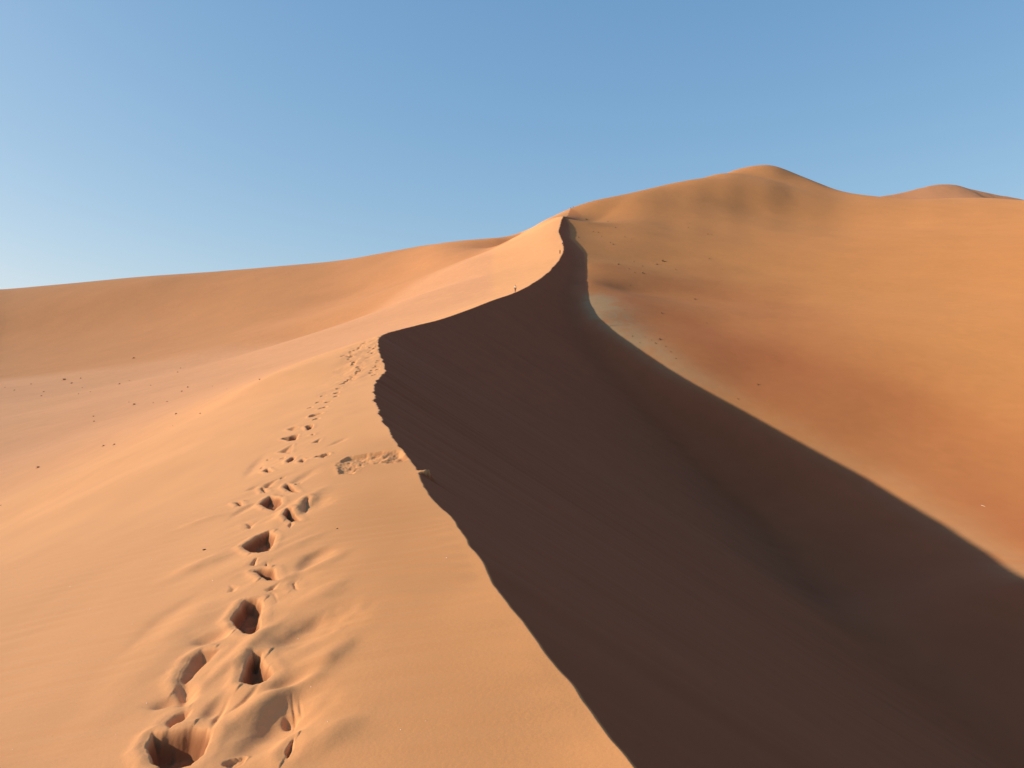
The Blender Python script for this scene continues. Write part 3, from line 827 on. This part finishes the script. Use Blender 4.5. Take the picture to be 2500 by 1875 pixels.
me = bpy.data.meshes.new('twig'); bm.to_mesh(me); bm.free(); me.materials.append(M_TWIG)
q = bpy.data.objects.new('twig', me); col.objects.link(q); q.location = p; q.rotation_euler = (0, .25, -.9)
tag(q, 'short bleached twig lying on the tall dune at the right, above the shadow edge', 'twig')

# ------------------------------------------------------------------ walkers
M_SKIN = flat_mat('skin', (.38, .22, .15), .6, .05, 8)
def skin_mesh(name, chain, mat, sub=1):
    """chain: dict name -> (pos, radius, parent); one continuous skinned surface"""
    names = list(chain)
    me_ = bpy.data.meshes.new(name + '_skeleton')
    me_.from_pydata([chain[n][0] for n in names], [(names.index(chain[n][2]), i) for i, n in enumerate(names) if chain[n][2]], [])
    o_ = bpy.data.objects.new(name, me_); col.objects.link(o_)
    md = o_.modifiers.new('skin', 'SKIN')
    for i, n in enumerate(names):
        r_ = chain[n][1]
        sv = me_.skin_vertices[0].data[i]; sv.radius = r_ if isinstance(r_, tuple) else (r_, r_)
        sv.use_root = (i == 0)
    md.use_smooth_shade = True
    ss = o_.modifiers.new('sub', 'SUBSURF'); ss.levels = sub; ss.render_levels = sub
    dg = bpy.context.evaluated_depsgraph_get(); dg.update()
    out = bpy.data.meshes.new_from_object(o_.evaluated_get(dg))
    out.name = name
    bpy.data.objects.remove(o_, do_unlink=True)
    out.materials.clear(); out.materials.append(mat)
    return bpy.data.objects.new(name, out)

def build_person(pose, shirt, trouser, hair, hat=None, pack=False):
    """pose: 'walk' or 'sit'; faces -y before the root turns"""
    root = bpy.data.objects.new('person', None); col.objects.link(root); root.empty_display_size = .3
    if pose == 'walk':
        J = dict(pelvis=((0,0,.95),(.13,.10)), waist=((0,-.01,1.10),(.12,.09)), chest=((0,-.03,1.32),(.155,.105)), neck=((0,-.05,1.50),(.055,.055)),
                 jaw=((0,-.075,1.58),(.062,.075)), head=((0,-.065,1.67),(.078,.095)), crown=((0,-.05,1.735),(.06,.075)),
                 shL=((.17,-.02,1.43),.06), elL=((.24,.10,1.17),.043), wrL=((.25,.02,.94),.028), haL=((.25,-.02,.87),(.04,.02)),
                 shR=((-.17,-.02,1.43),.06), elR=((-.24,-.02,1.16),.043), wrR=((-.23,-.20,.98),.028), haR=((-.23,-.25,.93),(.04,.02)),
                 hipL=((.10,0,.90),.095), knL=((.11,-.20,.52),.062), anL=((.11,-.24,.10),.042), toL=((.12,-.40,.035),(.045,.03)),
                 hipR=((-.10,0,.90),.095), knR=((-.11,.06,.49),.062), anR=((-.11,.34,.13),.042), toR=((-.12,.22,.035),(.045,.03)))
    else:
        J = dict(pelvis=((0,0,.13),(.15,.12)), waist=((0,.03,.28),(.12,.10)), chest=((0,-.02,.50),(.155,.11)), neck=((0,-.07,.67),(.055,.055)),
                 jaw=((0,-.10,.75),(.062,.075)), head=((0,-.09,.84),(.078,.095)), crown=((0,-.075,.905),(.06,.075)),
                 shL=((.17,-.02,.60),.06), elL=((.23,-.20,.40),.043), wrL=((.12,-.40,.42),.028), haL=((.07,-.46,.42),(.04,.02)),
                 shR=((-.17,-.02,.60),.06), elR=((-.23,-.20,.40),.043), wrR=((-.12,-.40,.42),.028), haR=((-.07,-.46,.42),(.04,.02)),
                 hipL=((.10,-.04,.13),.095), knL=((.13,-.42,.42),.062), anL=((.13,-.62,.06),.042), toL=((.14,-.78,.03),(.045,.03)),
                 hipR=((-.10,-.04,.13),.095), knR=((-.13,-.44,.38),.062), anR=((-.13,-.70,.06),.042), toR=((-.14,-.86,.03),(.045,.03)))
    par = dict(pelvis=None, waist='pelvis', chest='waist', neck='chest', jaw='neck', head='jaw', crown='head',
               shL='chest', elL='shL', wrL='elL', haL='wrL', shR='chest', elR='shR', wrR='elR', haR='wrR',
               hipL='pelvis', knL='hipL', anL='knL', toL='anL', hipR='pelvis', knR='hipR', anR='knR', toR='anR')
    ch = {k: (v[0], v[1], par[k]) for k, v in J.items()}
    for sd_ in 'LR':
        wr = Vector(J['wr' + sd_][0]); ha = Vector(J['ha' + sd_][0]); d = (ha - wr).normalized()
        side = d.cross(Vector((1, 0, 0))).normalized() if pose == 'walk' else d.cross(Vector((0, 0, 1))).normalized()
        curl = Vector((-.3 if sd_ == 'L' else .3, 0, -.2))
        for f in range(4):
            off_ = side * (f - 1.5) * .021
            ln = (.072, .082, .077, .060)[f]
            a_ = 'f%s%da' % (sd_, f); b_ = 'f%s%db' % (sd_, f)
            ch[a_] = (tuple(ha + d * .035 + off_), .009, 'ha' + sd_)
            ch[b_] = (tuple(ha + d * (.035 + ln * .6) + off_ + curl * .02), .008, a_)
            ch['f%s%dc' % (sd_, f)] = (tuple(ha + d * (.035 + ln) + off_ + curl * .05), .007, b_)
        ch['t%sa' % sd_] = (tuple(ha - side * .045 + d * .005), .011, 'ha' + sd_)
        ch['t%sb' % sd_] = (tuple(ha - side * .06 + d * .045), .009, 't%sa' % sd_)
    body = skin_mesh('body', ch, M_SKIN); col.objects.link(body); body.parent = root
    # facial features merged into the body surface
    bm = bmesh.new(); bm.from_mesh(body.data)
    hd = Vector(J['head'][0])
    for off_, s_ in (((0, -.100, -.012), (.014, .022, .024)), ((.079, .005, -.012), (.012, .02, .032)), ((-.079, .005, -.012), (.012, .02, .032)), ((0, -.088, -.055), (.026, .010, .008))):
        g = bmesh.ops.create_uvsphere(bm, u_segments=8, v_segments=6, radius=1)
        for v in g['verts']: v.co = hd + Vector(off_) + Vector((v.co.x * s_[0], v.co.y * s_[1], v.co.z * s_[2]))
    for sx in (-1, 1):
        g = bmesh.ops.create_uvsphere(bm, u_segments=8, v_segments=6, radius=.012)
        fs = set(f for v in g['verts'] for f in v.link_faces)
        for v in g['verts']: v.co = v.co + hd + Vector((sx * .031, -.086, .008))
        for f in fs: f.material_index = 1
    bm.to_mesh(body.data); bm.free(); body.data.materials.append(hair)
    def inflate(keys, root_k, extra=.02, cut=None):
        c_ = {}
        for k in keys:
            r_ = J[k][1]; r_ = (r_, r_) if not isinstance(r_, tuple) else r_
            c_[k] = (J[k][0], (r_[0] + extra, r_[1] + extra), par[k] if par[k] in keys else None)
        if cut:
            for k, (a_, b_, f) in cut.items():
                pa = Vector(J[a_][0]); pb = Vector(J[b_][0])
                ra = J[a_][1]; ra = ra[0] if isinstance(ra, tuple) else ra; rb = J[b_][1]; rb = rb[0] if isinstance(rb, tuple) else rb
                c_[k] = (tuple(pa.lerp(pb, f)), (ra + (rb - ra) * f + extra,) * 2, a_)
        return c_
    sh = skin_mesh('shirt', inflate(['pelvis', 'waist', 'chest', 'shL', 'shR'], 'pelvis', .022, {'slL': ('shL', 'elL', .75), 'slR': ('shR', 'elR', .75), 'col': ('chest', 'neck', .7)}), shirt)
    tr = skin_mesh('trousers', inflate(['pelvis', 'hipL', 'hipR', 'knL', 'knR'], 'pelvis', .016, {'cuL': ('knL', 'anL', .8), 'cuR': ('knR', 'anR', .8)}), trouser)
    for g_ in (sh, tr): col.objects.link(g_); g_.parent = root
    for sd_ in 'LR':
        an = J['an' + sd_]; to = J['to' + sd_]
        s_o = skin_mesh('shoe', {'a': (tuple(Vector(an[0]) - Vector((0, 0, .03))), (.055, .055), None), 'h': (tuple(Vector(an[0]) + Vector((0, .03, -.055))), (.05, .04), 'a'), 'b': (to[0], (.055, .038), 'a')}, hair)
        col.objects.link(s_o); s_o.parent = root
    bm = bmesh.new(); g = bmesh.ops.create_uvsphere(bm, u_segments=18, v_segments=12, radius=1)
    for v in list(bm.verts):
        if v.co.z < -.35 or (v.co.y < -.55 and v.co.z < .35): bm.verts.remove(v)
    for v in bm.verts: v.co = hd + Vector((v.co.x * .095, v.co.y * .112 + .012, v.co.z * .10 + .03))
    hm = bpy.data.meshes.new('hair'); bm.to_mesh(hm); bm.free(); hm.materials.append(hair)
    ho = bpy.data.objects.new('hair', hm); col.objects.link(ho); ho.parent = root
    if hat:
        bm = bmesh.new(); prev_ = None
        for r_, z_ in ((.001, .175), (.07, .17), (.102, .12), (.108, .06), (.19, .045), (.192, .038), (.10, .05)):
            ring = [bm.verts.new(hd + Vector((r_ * math.cos(a), r_ * math.sin(a) * 1.1, z_))) for a in [i / 20 * 6.2832 for i in range(20)]]
            if prev_:
                for i in range(20): bm.faces.new((prev_[i], prev_[(i+1) % 20], ring[(i+1) % 20], ring[i]))
            prev_ = ring
        hm = bpy.data.meshes.new('hat'); bm.to_mesh(hm); bm.free(); hm.materials.append(hat)
        ho = bpy.data.objects.new('hat', hm); col.objects.link(ho); ho.parent = root
    return root

M_WHITE = flat_mat('pale_cloth', (.80, .72, .55), .8, .05)
M_CREAM = flat_mat('cream_cloth', (.78, .66, .52), .8, .05)
M_BROWN = flat_mat('brown_cloth', (.09, .035, .015), .9, .1)
M_OLIVE = flat_mat('olive_cloth', (.13, .085, .04), .9, .1)
M_NAVY = flat_mat('dark_cloth', (.03, .045, .055), .9, .1)
M_PINK = flat_mat('plum_cloth', (.35, .14, .22), .9, .1)
M_HAIR = flat_mat('dark_hair', (.05, .03, .018), .7, .2)
def put_person(o, x, y, rz, label, sink=.05):
    zs = [ground_z(x + dx_, y + dy_) for dx_ in (-.1, .1) for dy_ in (-.15, .15)]
    o.location = (x, y, sum(zs) / 4 - sink); o.rotation_euler = (0, 0, rz)
    tag(o, label, 'person', 'walkers on the dune')
def crest_at(y, left=.3):
    return float(xcf(np.array([y * 1.0]))[0]) - left, y
x_, y_ = crest_at(195, .45)
put_person(build_person('walk', M_WHITE, M_BROWN, M_HAIR), x_, y_, math.radians(170), 'walker in pale top and dark brown trousers, alone on the curving crest')
x_, y_ = crest_at(338, .35)
put_person(build_person('walk', M_CREAM, M_OLIVE, M_HAIR, hat=M_CREAM), x_, y_, math.radians(200), 'walker in cream clothes on the upper crest, right at its edge')
x_, y_ = crest_at(308, 1.1)
put_person(build_person('walk', M_OLIVE, M_BROWN, M_HAIR), x_, y_, math.radians(165), 'walker in olive brown clothes following just below the cream one')
def skyline_spot(px, back=0.0):
    thp = math.atan((px - CX) / F); j = int(np.argmin(abs(th - thp))); y_c = R_ * math.cos(th[j])
    v = np.where(y_c > 300, Z[:, j] / np.maximum(y_c, 1), -9); i = int(np.argmax(v))
    T = y_c[i] + back
    return (px - CX) / F * T, T
x_, y_ = skyline_spot(1399, 0)
put_person(build_person('sit', M_NAVY, M_NAVY, M_HAIR, hat=M_WHITE), x_, y_, math.radians(75), 'person in dark clothes and pale hat sitting on the skyline where the ridge ends')
x_, y_ = skyline_spot(1393.5, 1.5)
put_person(build_person('sit', M_PINK, M_BROWN, M_HAIR), x_, y_, math.radians(-20), 'person in plum top sitting low on the skyline, left of the dark one')

# ------------------------------------------------------------------ light
wd = bpy.data.worlds.new('World'); scene.world = wd; wd.use_nodes = True
wt = wd.node_tree; bg = wt.nodes['Background']
sk = wt.nodes.new('ShaderNodeTexSky'); sk.sky_type = 'NISHITA'; sk.sun_disc = False
sk.sun_elevation = math.radians(SUN_EL); sk.sun_rotation = math.radians(-90)
sk.altitude = 600; sk.air_density = 1.0; sk.dust_density = 1.8; sk.ozone_density = 1.0
SK = 0.12
sp = wt.nodes.new('ShaderNodeSeparateColor'); cb = wt.nodes.new('ShaderNodeCombineColor')
wt.links.new(sk.outputs[0], sp.inputs[0])
for i, (g, k) in enumerate(((.955, .155), (.68, .239), (.46, .371))):     # camera response of the clear sky
    pw = wt.nodes.new('ShaderNodeMath'); pw.operation = 'POWER'; pw.inputs[1].default_value = g
    ml = wt.nodes.new('ShaderNodeMath'); ml.operation = 'MULTIPLY'; ml.inputs[1].default_value = k / SK
    wt.links.new(sp.outputs[i], pw.inputs[0]); wt.links.new(pw.outputs[0], ml.inputs[0]); wt.links.new(ml.outputs[0], cb.inputs[i])
wt.links.new(cb.outputs[0], bg.inputs['Color']); bg.inputs['Strength'].default_value = SK
sd = bpy.data.lights.new('sun', 'SUN'); sd.energy = 8.0; sd.angle = math.radians(.53); sd.color = (1, .84, .66)
so = bpy.data.objects.new('sun', sd); col.objects.link(so)
so.rotation_euler = Vector((math.cos(math.radians(SUN_EL)), 0, -math.sin(math.radians(SUN_EL)))).to_track_quat('-Z', 'Y').to_euler()
so.location = (-50, 0, 60)

scene.view_settings.view_transform = 'Standard'
scene.view_settings.look = 'None'
scene.view_settings.exposure = 0
scene.cycles.max_bounces = 5
